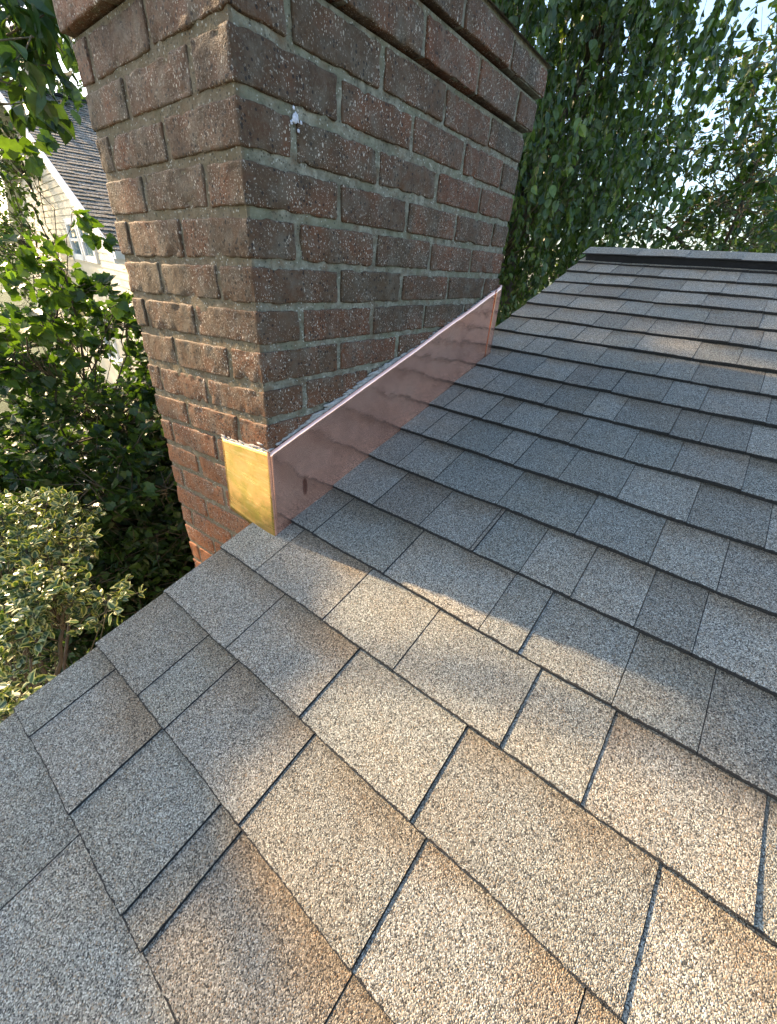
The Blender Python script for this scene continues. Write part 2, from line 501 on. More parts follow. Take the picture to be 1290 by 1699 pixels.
# ridge vent: black plastic baffle under cap shingles
mb = MB()
ya = np.arange(Y_FAR, .062, .012)
prof = [(2.112, .008), (2.106, .036), (2.110, .041), (S_RIDGE, .042)]
for back in (False, True):
    ring = []
    for (s, h) in prof:
        w = vnoise(np.stack([ya * 7, ya * 0 + s, ya * 0], -1), 9) * .0015
        ring.append(roofpt(np.full_like(ya, s), ya, h + w, back))
    V = np.stack(ring, 1); m, k = V.shape[:2]
    idx = np.arange(m * k).reshape(m, k)
    f4 = np.stack([idx[:-1, :-1], idx[1:, :-1], idx[1:, 1:], idx[:-1, 1:]], -1).reshape(-1, 4)
    mb.add(V.reshape(-1, 3), f4)
    mb.add(V[-1], [[0, 1, 2, 3]])
xr = S_RIDGE * CT
mb.build("ridge_vent", M_BLACK, roof, smooth=False)
mb = MB(); mbe = MB()
y0 = .068
k = 0
while y0 > Y_FAR:
    y1 = y0 - .245
    off = rg.uniform(0, 9); rr = rg.uniform()
    yy = np.linspace(y0, y1, 14)
    sl_ = np.array([2.092, 2.096, 2.13, 2.17, 2.20, S_RIDGE])
    for back in (False, True):
        Y, S = np.meshgrid(yy, sl_, indexing='ij')
        tt = (Y - y1) / (y0 - y1)
        H = .046 + (1 - tt) * .003 + vnoise(np.stack([Y * 8 + off, S * 8, Y * 0], -1).reshape(-1, 3), 2).reshape(Y.shape) * .0012
        S = S + (vnoise(np.stack([Y * 40, Y * 0 + off, Y * 0], -1).reshape(-1, 3), 2).reshape(Y.shape) * .002) * (S < 2.1)
        P = roofpt(S.ravel(), Y.ravel(), H.ravel(), back)
        # curve over the crest
        crest = np.clip((S.ravel() - 2.17) / (S_RIDGE - 2.17), 0, 1)
        P[:, 2] -= crest ** 2 * .004
        idx = np.arange(Y.size).reshape(Y.shape)
        f4 = np.stack([idx[:-1, :-1], idx[:-1, 1:], idx[1:, 1:], idx[1:, :-1]], -1).reshape(-1, 4)
        if back: f4 = f4[:, ::-1]
        mb.add(P, f4, rr, np.stack([Y.ravel(), .03 + tt.ravel() * .3], -1))
        for L_ in ((P.reshape(Y.shape + (3,))[:, 0]), (P.reshape(Y.shape + (3,))[0]), (P.reshape(Y.shape + (3,))[-1])):
            m = len(L_); bt = L_.copy(); bt[:, 2] -= .0038
            q = np.arange(m - 1)
            mbe.add(np.concatenate([L_, bt]), np.stack([q, q + 1, q + 1 + m, q + m], -1))
    y0 = y1 + .045
mb.build("ridge_cap", M_SH, roof)
mbe.build("ridge_cap_edges", M_EDGE, roof, smooth=False)

# gable wall of the house below the roof, with lap siding
def siding(mb, P0, du, W_, z0, zfun, step=.11, proud=.012, nrm=(0, 1, 0)):
    """lap boards from z0 up to zfun(u) over u in 0..W_"""
    du = np.array(du, float); nrm = np.array(nrm, float); P0 = np.array(P0, float)
    z = z0
    us = np.linspace(0, W_, 60)
    while True:
        top = np.minimum(z + step, zfun(us)); ok = zfun(us) > z + .004
        if not ok.any(): break
        uu = us[ok]; tp = top[ok]
        if len(uu) > 1:
            lo = P0 + uu[:, None] * du + nrm * proud; lo[:, 2] = z
            hi = P0 + uu[:, None] * du + nrm * .001; hi[:, 2] = tp
            und = P0 + uu[:, None] * du; und[:, 2] = z
            m = len(uu); q = np.arange(m - 1)
            mb.add(np.concatenate([lo, hi]), np.stack([q, q + 1, q + 1 + m, q + m], -1))
            mb.add(np.concatenate([und, lo]), np.stack([q, q + 1, q + 1 + m, q + m], -1))
        z += step
M_SID = m_simple("cream_vinyl_siding", (.46, .40, .29), (.52, .46, .34), 5, .55, .1)
M_SID2 = m_simple("grey_siding", (.45, .45, .43), (.52, .52, .50), 5, .55, .1)
house = thing("house_wall", "grey lap-sided gable wall of the house under the shingle roof", "wall")
xr2 = S_RIDGE * CT
mb = MB()
x0_ = S_EAVE * CT + .3
siding(mb, (x0_, .0, 0), (1, 0, 0), -.01 - x0_, -3.4, lambda u: (x0_ + u) * math.tan(TH) - .1, nrm=(0, 1, 0))
siding(mb, (.965, .0, 0), (1, 0, 0), 2 * xr2 - .5 - .965, -3.4, lambda u: np.minimum((.965 + u), 2 * xr2 - (.965 + u)) * math.tan(TH) - .1, nrm=(0, 1, 0))
mb.build("lap_siding", M_SID2, house, smooth=False)
mb = MB()
mb.box((x0_, Y_FAR + .2, -3.4), (2 * xr2 - .5, -.002, x0_ * math.tan(TH) - .12))
mb.build("wall_body", M_SID2, house, smooth=False)

# ------------------------------------------------------------------ chimney
CL, CW = .955, .4854
ZJ0, CH = .2692, .0693
MJ = .0125
dz_k = [-3, .2, .30, .38, .455, .53, .60, .67, .74, .80, .89, 1.1]
dz_v = [.042, .042, .040, .031, .023, .020, .014, .012, .016, .020, .021, .021]
def warpc(V):
    V = V.copy()
    t = np.clip(V[:, 1] / CW, 0, 1.1)
    V[:, 2] -= np.interp(V[:, 2], dz_k, dz_v) * t
    return V

def brick(mb, a, b, rnd, step, seed, amp=1.0):
    a = np.array(a, float); b = np.array(b, float)
    c = (a + b) / 2; hf = (b - a) / 2
    r = .0038
    nx, ny, nz = [max(2, int(round((b[i] - a[i]) / step))) for i in range(3)]
    def axis(n, h):
        g = np.linspace(-h, h, n + 1)
        if step < .02:
            g = np.concatenate([[-h, -h + .002, -h + .0038], np.linspace(-h, h, n + 1)[1:-1], [h - .0038, h - .002, h]])
        return g
    G = [axis(nx, hf[0]), axis(ny, hf[1]), axis(nz, hf[2])]
    for ax in range(3):
        u, v = [(1, 2), (2, 0), (0, 1)][ax]
        U, V = np.meshgrid(G[u], G[v], indexing='ij')
        for sgn in (-1, 1):
            P = np.zeros(U.shape + (3,)); P[..., u] = U; P[..., v] = V; P[..., ax] = sgn * hf[ax]
            Q = P.reshape(-1, 3)
            if step < .02:
                inn = np.clip(Q, -(hf - r), hf - r)
                d = Q - inn; L = np.linalg.norm(d, axis=1)[:, None] + 1e-9
                Q = inn + d / L * np.minimum(L, r)
                W = Q + c
                nd = np.zeros(3); nd[ax] = sgn
                dn = d / L
                ed = (np.abs(Q) > hf - .012).sum(1)
                n = vnoise(W * 70 + seed, 1) * .0008 + vnoise(W * 200 + seed, 2) * .0008 + vnoise(W * 22 + seed, 3) * .0010
                chip = np.where(ed >= 2, -np.clip(vnoise(W * 55 + seed, 8) - .1, 0, 1) * .0050, 0)
                Q = Q + dn * (n + chip)[:, None] * amp
            idx = np.arange(U.size).reshape(U.shape)
            f = np.stack([idx[:-1, :-1], idx[1:, :-1], idx[1:, 1:], idx[:-1, 1:]], -1).reshape(-1, 4)
            if sgn < 0: f = f[:, ::-1]
            mb.add(Q + c, f, rnd)

def course_bricks(mb, z0, z1, even, off, step, rg):
    L0, L1, W0, W1 = -off, CL + off, -off, CW + off
    D = .098
    g = MJ
    ms = .2144
    def bk(x0, x1, y0, y1, st=step):
        if x1 - x0 < .015 or y1 - y0 < .015: return
        jit = rg.uniform(-.0010, .0010, 4); jz = rg.uniform(-.0022, .0022, 2)
        # pushes only in and out of the wall, a millimetre or two
        a = np.array([x0 + (jit[0] if y1 - y0 > .15 or True else 0), y0 + jit[1], z0 + MJ / 2 + jz[0]])
        b = np.array([x1 + jit[2] * .5, y1 + jit[3] * .5, z1 - MJ / 2 + jz[1]])
        brick(mb, a, b, rg.uniform(), st, rg.uniform(0, 50))
    lo = .03
    if even:
        bk(L0, L0 + .0985, W0, W0 + .2033 + off)
        x = L0 + .0985 + g; first = True
        while x < L1 - .02:
            x2 = min(x + ms - g + (off * .5), L1)
            if L1 - x2 < .03: x2 = L1
            bk(x, x2, W0, W0 + D); x = x2 + g
        y = W0 + .2033 + off + g
        while y < W1 - .01:
            y2 = min(y + .2033, W1)
            if W1 - y2 < .02: y2 = W1
            bk(L0, L0 + D, y, y2); y = y2 + g
    else:
        bk(L0, L0 + .2033 + off, W0, W0 + .0985)
        x = L0 + .2033 + off + g
        while x < L1 - .02:
            x2 = min(x + ms - g, L1)
            if L1 - x2 < .03: x2 = L1
            bk(x, x2, W0, W0 + D); x = x2 + g
        y = W0 + .0985 + g
        while y < W1 - .01:
            y2 = min(y + .2033, W1)
            if W1 - y2 < .02: y2 = W1
            bk(L0, L0 + D, y, y2); y = y2 + g
    # far long side and back (seen only from elsewhere)
    x = L0 + D + g + (0 if even else .1)
    if not even: bk(L0 + D + g, L0 + D + .1, W1 - D, W1, lo)
    while x < L1 - .02:
        x2 = min(x + ms - g, L1)
        if L1 - x2 < .03: x2 = L1
        bk(x, x2, W1 - D, W1, lo); x = x2 + g
    y = W0 + D + g
    while y < W1 - D - g - .02:
        y2 = min(y + .2033, W1 - D - g)
        bk(L1 - D, L1, y, y2, lo); y = y2 + g

def mortar_core(mb, a, b, step, inset=(.0045, .0055)):
    """closed box of mortar a little behind the brick faces, with a trowelled, crumbly surface"""
    a = np.array(a, float); b = np.array(b, float)
    for ax in range(3):
        u, v = [(1, 2), (2, 0), (0, 1)][ax]
        for sgn in (-1, 1):
            vis = sgn < 0 and ax < 2
            st = step if vis else .05
            gu = np.linspace(a[u], b[u], max(2, int((b[u] - a[u]) / st)) + 1)
            gv = np.linspace(a[v], b[v], max(2, int((b[v] - a[v]) / st)) + 1)
            U, V = np.meshgrid(gu, gv, indexing='ij')
            P = np.zeros(U.shape + (3,)); P[..., u] = U; P[..., v] = V; P[..., ax] = a[ax] if sgn < 0 else b[ax]
            Q = P.reshape(-1, 3)
            if vis:
                edge = (np.abs(Q[:, u] - a[u]) < 1e-6) | (np.abs(Q[:, u] - b[u]) < 1e-6) | (np.abs(Q[:, v] - a[v]) < 1e-6) | (np.abs(Q[:, v] - b[v]) < 1e-6)
                n = vnoise(Q * 45, 21) * .0009 + vnoise(Q * 160, 22) * .0008 + vnoise(Q * 9, 23) * .0006 - .0002
                Q[:, ax] += np.where(edge, 0, -sgn * 0 + sgn * n)
            idx = np.arange(U.size).reshape(U.shape)
            f = np.stack([idx[:-1, :-1], idx[1:, :-1], idx[1:, 1:], idx[:-1, 1:]], -1).reshape(-1, 4)
            if sgn < 0: f = f[:, ::-1]
            mb.add(Q, f)

chim = thing("brick_chimney", "weathered red-brown brick chimney with two corbelled courses rising beside the roof rake", "chimney")
rgb = np.random.default_rng(5)
mb = MB()
kmin = -52
for k in range(kmin, 9):
    z0 = ZJ0 + k * CH
    step = .0085 if k >= -10 else .05
    course_bricks(mb, z0, z0 + CH, k % 2 == 0, 0.0, step, rgb)
mb.build("shaft_bricks", M_BRICK, chim, warp=warpc)
mb = MB()
zt = ZJ0 + 9 * CH
course_bricks(mb, zt, zt + .071, False, .013, .0085, rgb)
mb.build("corbel_course", M_BRICK, chim, warp=warpc)
mb = MB()
course_bricks(mb, zt + .071, zt + .137, True, .024, .0085, rgb)
mb.build("corbel_course", M_BRICK, chim, warp=warpc)
mb = MB()
mortar_core(mb, (.0036, .0048, -.45), (CL - .006, CW - .006, zt + .001), .005)
mb.box((.006, .008, -3.38), (CL - .006, CW - .006, -.4505))
mortar_core(mb, (-.008, -.008, zt + .008), (CL + .008, CW + .008, zt + .0712), .006)
mortar_core(mb, (-.019, -.019, zt + .0785), (CL + .019, CW + .019, zt + .141), .006)
mb.build("mortar", M_MORTAR, chim, warp=warpc)
# crown wash and clay flue tile
mb = MB()
g = [(-.03, zt + .138), (.0, zt + .150), (.12, zt + .185)]
V = []
for ins, z in g:
    V += [(ins, ins, z), (CL - ins, ins, z), (CL - ins, CW - ins, z), (ins, CW - ins, z)]
F = []
for r in range(2):
    for i in range(4):
        F.append([r * 4 + i, r * 4 + (i + 1) % 4, r * 4 + 4 + (i + 1) % 4, r * 4 + 4 + i])
F.append([8, 9, 10, 11])
mb.add(V, F)
mb.build("mortar_crown", M_MORTAR, chim, smooth=False, warp=warpc)
M_CLAY = m_simple("clay_flue", (.36, .17, .10), (.46, .24, .14), 12, .8)
mb = MB()
for (xa, xb, ya_, yb) in ((.33, .35, .12, .36), (.59, .61, .12, .36), (.35, .59, .12, .14), (.35, .59, .34, .36)):
    mb.box((xa, ya_, zt + .16), (xb, yb, zt + .32))
mb.build("flue_tile", M_CLAY, chim, smooth=False)
# pale droppings and lime bloom on the bricks
mb = MB()
def blob(mb, c, r, seed, ax=1, n=10):
    th = np.linspace(0, math.pi, n); ph = np.linspace(0, 2 * math.pi, 2 * n, endpoint=False)
    T, Ph = np.meshgrid(th, ph, indexing='ij')
    D = np.stack([np.sin(T) * np.cos(Ph), np.sin(T) * np.sin(Ph), np.cos(T)], -1).reshape(-1, 3)
    rr = 1 + .45 * vnoise(D * 2.2 + seed, 3) + .3 * vnoise(D * 5 + seed, 4)
    P = D * rr[:, None] * np.array(r) + np.array(c)
    idx = np.arange(T.size).reshape(T.shape); nx_ = np.roll(idx, -1, 1)
    f = np.stack([idx[:-1], idx[1:], nx_[1:], nx_[:-1]], -1).reshape(-1, 4)
    mb.add(P, f)
blob(mb, (.108, .0, .745), (.0065, .0012, .006), 3)
for i in range(7):
    blob(mb, (.108 + rgb.normal(0, .006), .0, .745 + rgb.normal(0, .005)), (.0025, .001, .0025), i)
M_LIME = m_simple("lime_spot", (.40, .40, .45), (.66, .66, .70), 200, .9)
mb.build("lime_spots", M_LIME, chim, warp=warpc)

# ------------------------------------------------------------------ copper flashing
flash = thing("copper_flashing", "bright copper flashing wrapped round the foot of the brick chimney", "flashing")
tt_ = math.tan(TH)
FH = .2085
def sheet(mb, A, B, C, D, nu, nv, nrm, amp, seed, edge=0):
    """bilinear sheet A(bottom0) B(bottom1) C(top1) D(top0) with gentle buckles"""
    A, B, C, D = [np.array(t, float) for t in (A, B, C, D)]
    U, V = np.meshgrid(np.linspace(0, 1, nu), np.linspace(0, 1, nv), indexing='ij')
    u = U.ravel()[:, None]; v = V.ravel()[:, None]
    P = (A * (1 - u) + B * u) * (1 - v) + (D * (1 - u) + C * u) * v
    n = vnoise(P * np.array([6, 6, 9]) + seed, 31) * amp + vnoise(P * 17 + seed, 32) * amp * .22
    w = np.clip(np.minimum(np.minimum(u, 1 - u), 1)[:, 0] * 10, 0, 1)
    P = P + np.array(nrm) * (n * w)[:, None]
    idx = np.arange(U.size).reshape(U.shape)
    f = np.stack([idx[:-1, :-1], idx[1:, :-1], idx[1:, 1:], idx[:-1, 1:]], -1).reshape(-1, 4)
    mb.add(P, f)
    return P.reshape(nu, nv, 3)
def solidify(o, t):
    md = o.modifiers.new("thickness", 'SOLIDIFY'); md.thickness = t; md.offset = 0
YF = -.0065
mb = MB()
P = sheet(mb, (-.010, YF, -.012), (CL + .012, YF, (CL + .012) * tt_ + .004), (CL + .008, YF, .298 + FH + .012), (-.006, YF, FH - .001), 90, 16, (0, 1, 0), .0026, 3.3)
# narrow bottom flange lying on the shingles
o = mb.build("side_panel", M_COP, flash); solidify(o, .0012)
# folded hem along the sloping top
hem = MB()
tp = P[:, -1, :].copy(); tp[:, 1] -= .0010
tp[:, 2] += vnoise(tp * 18, 5) * .0012
hem.tube(tp, .0006 + .0006 * np.abs(vnoise(tp * 30, 12)), 6)
hem.build("top_hem", M_COP, flash)
# end fold round the far corner
mb = MB()
sheet(mb, (CL + .0135, YF - .002, (CL + .012) * tt_ + .006), (CL + .013, .05, (CL + .012) * tt_ + .004), (CL + .011, .05, .298 + FH + .014), (CL + .0115, YF - .002, .298 + FH + .016), 6, 10, (1, 0, 0), .0005, 1)
sheet(mb, (CL - .022, YF - .0022, (CL - .022) * tt_ + .006), (CL + .0135, YF - .0022, (CL + .012) * tt_ + .006), (CL + .0115, YF - .0022, .298 + FH + .016), (CL - .024, YF - .0022, .298 + FH + .005), 6, 16, (0, 1, 0), .0008, 9)
o = mb.build("end_fold", M_COP, flash); solidify(o, .001)
# sunlit front panel round the arris
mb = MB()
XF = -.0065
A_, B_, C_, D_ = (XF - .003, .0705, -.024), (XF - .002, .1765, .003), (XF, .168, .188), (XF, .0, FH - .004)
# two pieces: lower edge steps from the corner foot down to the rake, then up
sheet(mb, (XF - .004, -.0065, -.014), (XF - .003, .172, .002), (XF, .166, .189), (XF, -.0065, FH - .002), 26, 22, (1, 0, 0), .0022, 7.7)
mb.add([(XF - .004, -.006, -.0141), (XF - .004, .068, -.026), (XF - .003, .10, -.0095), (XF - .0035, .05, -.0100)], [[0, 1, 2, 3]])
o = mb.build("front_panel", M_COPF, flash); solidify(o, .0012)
mb = MB()
zz = np.linspace(-.014, FH, 24)
mb.tube(np.stack([np.full_like(zz, XF + .0005), np.full_like(zz, YF + .0005) + vnoise(np.stack([zz * 20, zz, zz], -1)) * .0006, zz], -1), .0032, 8)
mb.build("corner_fold", M_COP, flash)
# bead of mortar and sealant pushed into the joint above the hem
mb = MB()
rs = np.random.default_rng(3)
for i in range(420):
    x = rs.uniform(.0, CL)
    fat = np.interp(x, [0, .08, .14, .30, .42, .50, .7, .9, CL], [.25, .35, .8, 1.0, .9, .4, .35, .55, .9])
    if rs.uniform() > .35 + fat: continue
    z = x * tt_ + FH + .001 + abs(rs.normal(0, .0045)) * fat
    blob(mb, (x, -.0015 + rs.uniform(-.001, .001), z), np.array([.015, .0022, .0030]) * rs.uniform(.4, 1.25) * (.45 + .8 * fat), i * 1.7, n=6)
for i in range(70):
    y = rs.uniform(0, .17)
    blob(mb, (-.002, y, FH - .004 - y * .11 + abs(rs.normal(0, .004))), np.array([.0022, .010, .0022]) * rs.uniform(.4, 1.2), i * 2.1 + 900, n=6)
mb.build("sealant_bead", M_SEAL, flash)

# ------------------------------------------------------------------ ground
GZ = -3.4
def m_ground():
    t = NT("lawn_ground")
    n = t.noise(1.2, 5, .6); n2 = t.noise(60, 3)
    c = t.ramp(n, [(.35, (.035, .055, .015)), (.6, (.07, .10, .03)), (.75, (.14, .11, .06))])
    c = t.mix(t.ramp(n2, [(.4, 0), (.8, .5)]), c, (.02, .03, .01))
    return t.fin(c, .95, normal=t.bump(n2, 1, .03))
mb = MB()
g = np.concatenate([-np.geomspace(400, 2, 14), np.linspace(-1.5, 1.5, 7), np.geomspace(2, 400, 14)])
X, Y = np.meshgrid(g, g, indexing='ij')
idx = np.arange(X.size).reshape(X.shape)
mb.add(np.stack([X.ravel(), Y.ravel(), np.full(X.size, GZ)], -1), np.stack([idx[:-1, :-1], idx[1:, :-1], idx[1:, 1:], idx[:-1, 1:]], -1).reshape(-1, 4))
o = mb.build("ground", m_ground()); tag(o, kind="structure")
mb = MB()
mb.box((-9, 5.2, GZ - .1), (9, 9.2, GZ + .03))
M_CONC = m_simple("pale_concrete", (.48, .47, .44), (.62, .60, .57), 3, .9)
o = mb.build("driveway", M_CONC, smooth=False); tag(o, kind="structure")

# ------------------------------------------------------------------ neighbour house
nh = thing("neighbour_house", "cream-sided neighbouring house with a blue-grey shingle roof behind the leaves", "house")
d_ = np.array([.155, .988, 0]); d_ /= np.linalg.norm(d_)
e_ = np.array([.988, -.155, 0]); e_ /= np.linalg.norm(e_)
P1 = np.array([2.50, 6.73, 0.47])
SLP = .4286
RU = 6.4      # ridge distance along the gable
def npt(u, w, z): return P1 * np.array([1, 1, 0]) + u * d_ + w * e_ + np.array([0, 0, z])
mb = MB()
def gz(u): return .47 - .06 + SLP * np.minimum(u, 2 * RU - u)
siding(mb, npt(.25, .25, 0), d_, 2 * RU - .5, GZ, lambda u: gz(u + .25), step=.115, proud=.014, nrm=-e_)
siding(mb, npt(.25, .25, 0), e_, 9, GZ, lambda u: u * 0 + .42, step=.115, proud=.014, nrm=-d_)
mb.build("siding", M_SID, nh, smooth=False)
mb = MB()
c8 = [npt(u, w, z) for u in (.255, 2 * RU - .25) for w in (.255, 9.2) for z in (GZ, .38)]
mb.add(c8, [[0, 1, 3, 2], [4, 6, 7, 5], [0, 4, 5, 1], [2, 3, 7, 6], [0, 2, 6, 4], [1, 5, 7, 3]])
mb.add([npt(.255, .256, .38), npt(2 * RU - .25, .256, .38), npt(RU, .256, gz(RU))], [[0, 1, 2]])
mb.build("wall", M_SID, nh, smooth=False)
# roof courses as lapped strips
M_NROOF = m_shingle("blue_grey_shingle", 60, .62, 0.0)
mb = MB()
LR = RU / math.cos(math.atan(SLP)); ex = .145
sn, cs = math.sin(math.atan(SLP)), math.cos(math.atan(SLP))
ncs = int(LR / ex)
rn = np.random.default_rng(2)
for side in (0, 1):
    for i in range(ncs + 1):
        l0, l1 = i * ex, min((i + 1) * ex + .02, LR)
        w = 0.0
        while w < 9.4:
            w2 = w + rn.uniform(.15, .35)
            hh = .012 + rn.choice([0, .006])
            a0, a1 = l0, l1
            def pp(l, w, h):
                u = l * cs - h * sn; z = .47 + l * sn + h * cs
                if side: u = 2 * RU - u
                return npt(u, w, z)
            mb.add([pp(a0, w, hh), pp(a0, w2, hh), pp(a1, w2, .003), pp(a1, w, .003), pp(a0, w, 0), pp(a0, w2, 0)], [[0, 1, 2, 3], [0, 4, 5, 1]], rn.uniform(), [(0, 0), (1, 0), (1, .4), (0, .4), (0, 0), (0, 0)])
            w = w2
roofn = mb.build("roof", M_NROOF, nh, smooth=False)
mb = MB()
for side in (0, 1):
    sg = 1 if side == 0 else -1
    u0 = 0 if side == 0 else 2 * RU
    V = [npt(u0 + sg * 0, w, .47 + h) for w in (-.03, .0) for h in (.012, -.17)] + [npt(RU, w, .47 + SLP * RU + h) for w in (-.03, .0) for h in (.012, -.17)]
    mb.add(V, [[0, 1, 3, 2], [4, 6, 7, 5], [0, 4, 5, 1], [2, 3, 7, 6], [0, 2, 6, 4], [1, 5, 7, 3]])
    V = [npt(u0 + sg * 0, w, .47 + h) for w in (.001, .26) for h in (-.02, -.17)] + [npt(RU, w, .47 + SLP * RU + h) for w in (.001, .26) for h in (-.02, -.17)]
    mb.add(V, [[0, 1, 3, 2], [4, 6, 7, 5], [0, 4, 5, 1], [2, 3, 7, 6], [0, 2, 6, 4], [1, 5, 7, 3]])
mb.build("rake_trim", M_WHITE, nh, smooth=False)
mb = MB()
c8 = [npt(u, w, z) for u in (-.09, .01) for w in (-.02, 9.3) for z in (.36, .46)]
mb.add(c8, [[0, 1, 3, 2], [4, 6, 7, 5], [0, 4, 5, 1], [2, 3, 7, 6], [0, 2, 6, 4], [1, 5, 7, 3]])
mb.build("gutter", M_WHITE, nh, smooth=False)
mb = MB()
mb.obox(npt(.25, .235, (GZ + .4) / 2), d_ * .05, e_ * .02, (0, 0, (.4 - GZ) / 2))
mb.build("corner_board", M_WHITE, nh, smooth=False)
mb = MB()
mb.obox(npt(RU, 4.6, .47 + SLP * RU + .03), d_ * .06, e_ * 4.7, (0, 0, .022))
mb.build("ridge_line", M_EDGE, nh, smooth=False)
M_GLASS = m_simple("window_glass", (.10, .16, .19), (.16, .24, .28), 2, .06, 0)
for (uc, zc, hw, hh) in ((3.8, .56, .42, .30), (2.75, .56, .42, .30), (3.2, -1.2, .45, .5)):
    mb = MB()
    w0 = .225
    for (du_, dz_, a, b) in ((-hw, 0, .05, hh + .05), (hw, 0, .05, hh + .05), (0, hh, hw, .05), (0, -hh, hw, .05), (0, 0, hw, .025)):
        mb.obox(npt(uc + du_, w0, zc + dz_), d_ * a, e_ * .022, (0, 0, b))
    wf = mb.build("window", M_WHITE, nh, smooth=False)
    mb = MB()
    mb.obox(npt(uc, w0 + .012, zc), d_ * (hw - .03), e_ * .004, (0, 0, hh - .03))
    mb.build("pane", M_GLASS, wf, smooth=False)

# ------------------------------------------------------------------ foliage
def leaf_template(kind):
    """verts (x along leaf, y across, z fold), faces (one size per list), uv v = distance to edge"""
    if kind == 'simple':
        v = [(0, 0, 0), (.35, .26, .05), (.7, .2, .04), (1, 0, -.03), (.7, -.2, .04), (.35, -.26, .05)]
        f = [[0, 1, 2, 3], [0, 3, 4, 5]]
        return np.array(v), np.array(f), None
    if kind == 'ovate':
        v = [(0, 0, 0), (.3, 0, -.02), (.65, 0, -.03), (1, 0, -.12), (.12, .22, .03), (.38, .33, .06), (.7, .22, .03), (.12, -.22, .03), (.38, -.33, .06), (.7, -.22, .03)]
        f = [[0, 1, 5, 4], [1, 2, 6, 5], [0, 7, 8, 1], [1, 8, 9, 2]]
        t = [[2, 3, 6], [2, 9, 3]]
        e = [0, 0, 0, 1, 1, 1, 1, 1, 1, 1]
        return np.array(v), np.array(f), (np.array(t), np.array(e, float))
    if kind == 'lobed':
        side = [(.02, .12), (-.08, .30), (.10, .36), (.22, .55), (.40, .46), (.52, .50), (.60, .32), (.78, .24), (1.0, 0)]
        v = [(0, 0, 0), (.33, 0, -.02), (.66, 0, -.03)]
        for x, y in side: v.append((x, y, .05 + .06 * y))
        n0 = len(v)
        for x, y in side[:-1]: v.append((x, -y, .05 + .06 * y))
        tp = 3 + len(side) - 1
        f = [[0, 3, 4, 5], [0, 5, 6, 1], [1, 6, 7, 8], [1, 8, 9, 2]]
        t = [[2, 9, 10], [2, 10, tp]]
        m = lambda k: k + (n0 - 3) if k >= 3 and k != tp else k
        f2 = [[m(k) for k in q][::-1] for q in f]; t2 = [[m(k) for k in q][::-1] for q in t]
        return np.array(v), np.array(f + f2), (np.array(t + t2), np.zeros(len(v)))

def add_leaves(mb, pos, dirs, size, kind, rs, up=(0, 0, 1), tilt=.5):
    """one leaf per position; dirs = leaf axis"""
    v, f, extra = leaf_template(kind)
    N = len(pos)
    X = dirs / (np.linalg.norm(dirs, axis=1)[:, None] + 1e-9)
    upv = np.array(up) + rs.normal(0, tilt, (N, 3))
    Y = np.cross(upv, X); Y /= np.linalg.norm(Y, axis=1)[:, None] + 1e-9
    Z = np.cross(X, Y)
    s = np.broadcast_to(size, (N,))[:, None, None]
    curl = rs.uniform(.3, 2.2, (N, 1, 1))
    P = pos[:, None, :] + s * (v[None, :, 0:1] * X[:, None] + v[None, :, 1:2] * Y[:, None] + v[None, :, 2:3] * curl * Z[:, None])
    m = len(v)
    F = (f[None] + (np.arange(N) * m)[:, None, None]).reshape(-1, f.shape[1])
    rnd = np.repeat(rs.uniform(0, 1, N), m)
    uv = None
    if extra is not None:
        uv = np.stack([np.zeros(N * m), np.tile(extra[1], N)], -1)
    base = mb.n
    mb.add(P.reshape(-1, 3), F, rnd, uv)
    if extra is not None:
        t = extra[0]
        T = (t[None] + (np.arange(N) * m)[:, None, None]).reshape(-1, t.shape[1]) + base
        mb.f.append(T)

def branch(a, b, n, rs, wob=.06, sag=0):
    a = np.array(a, float); b = np.array(b, float)
    t = np.linspace(0, 1, n)[:, None]
    L = np.linalg.norm(b - a)
    p = a * (1 - t) + b * t
    w = np.cumsum(rs.normal(0, 1, (n, 3)), 0); w -= t * w[-1]
    p = p + w * wob * L / math.sqrt(n)
    p[:, 2] += -sag * L * (t[:, 0] ** 2) + sag * L * t[:, 0]
    return p

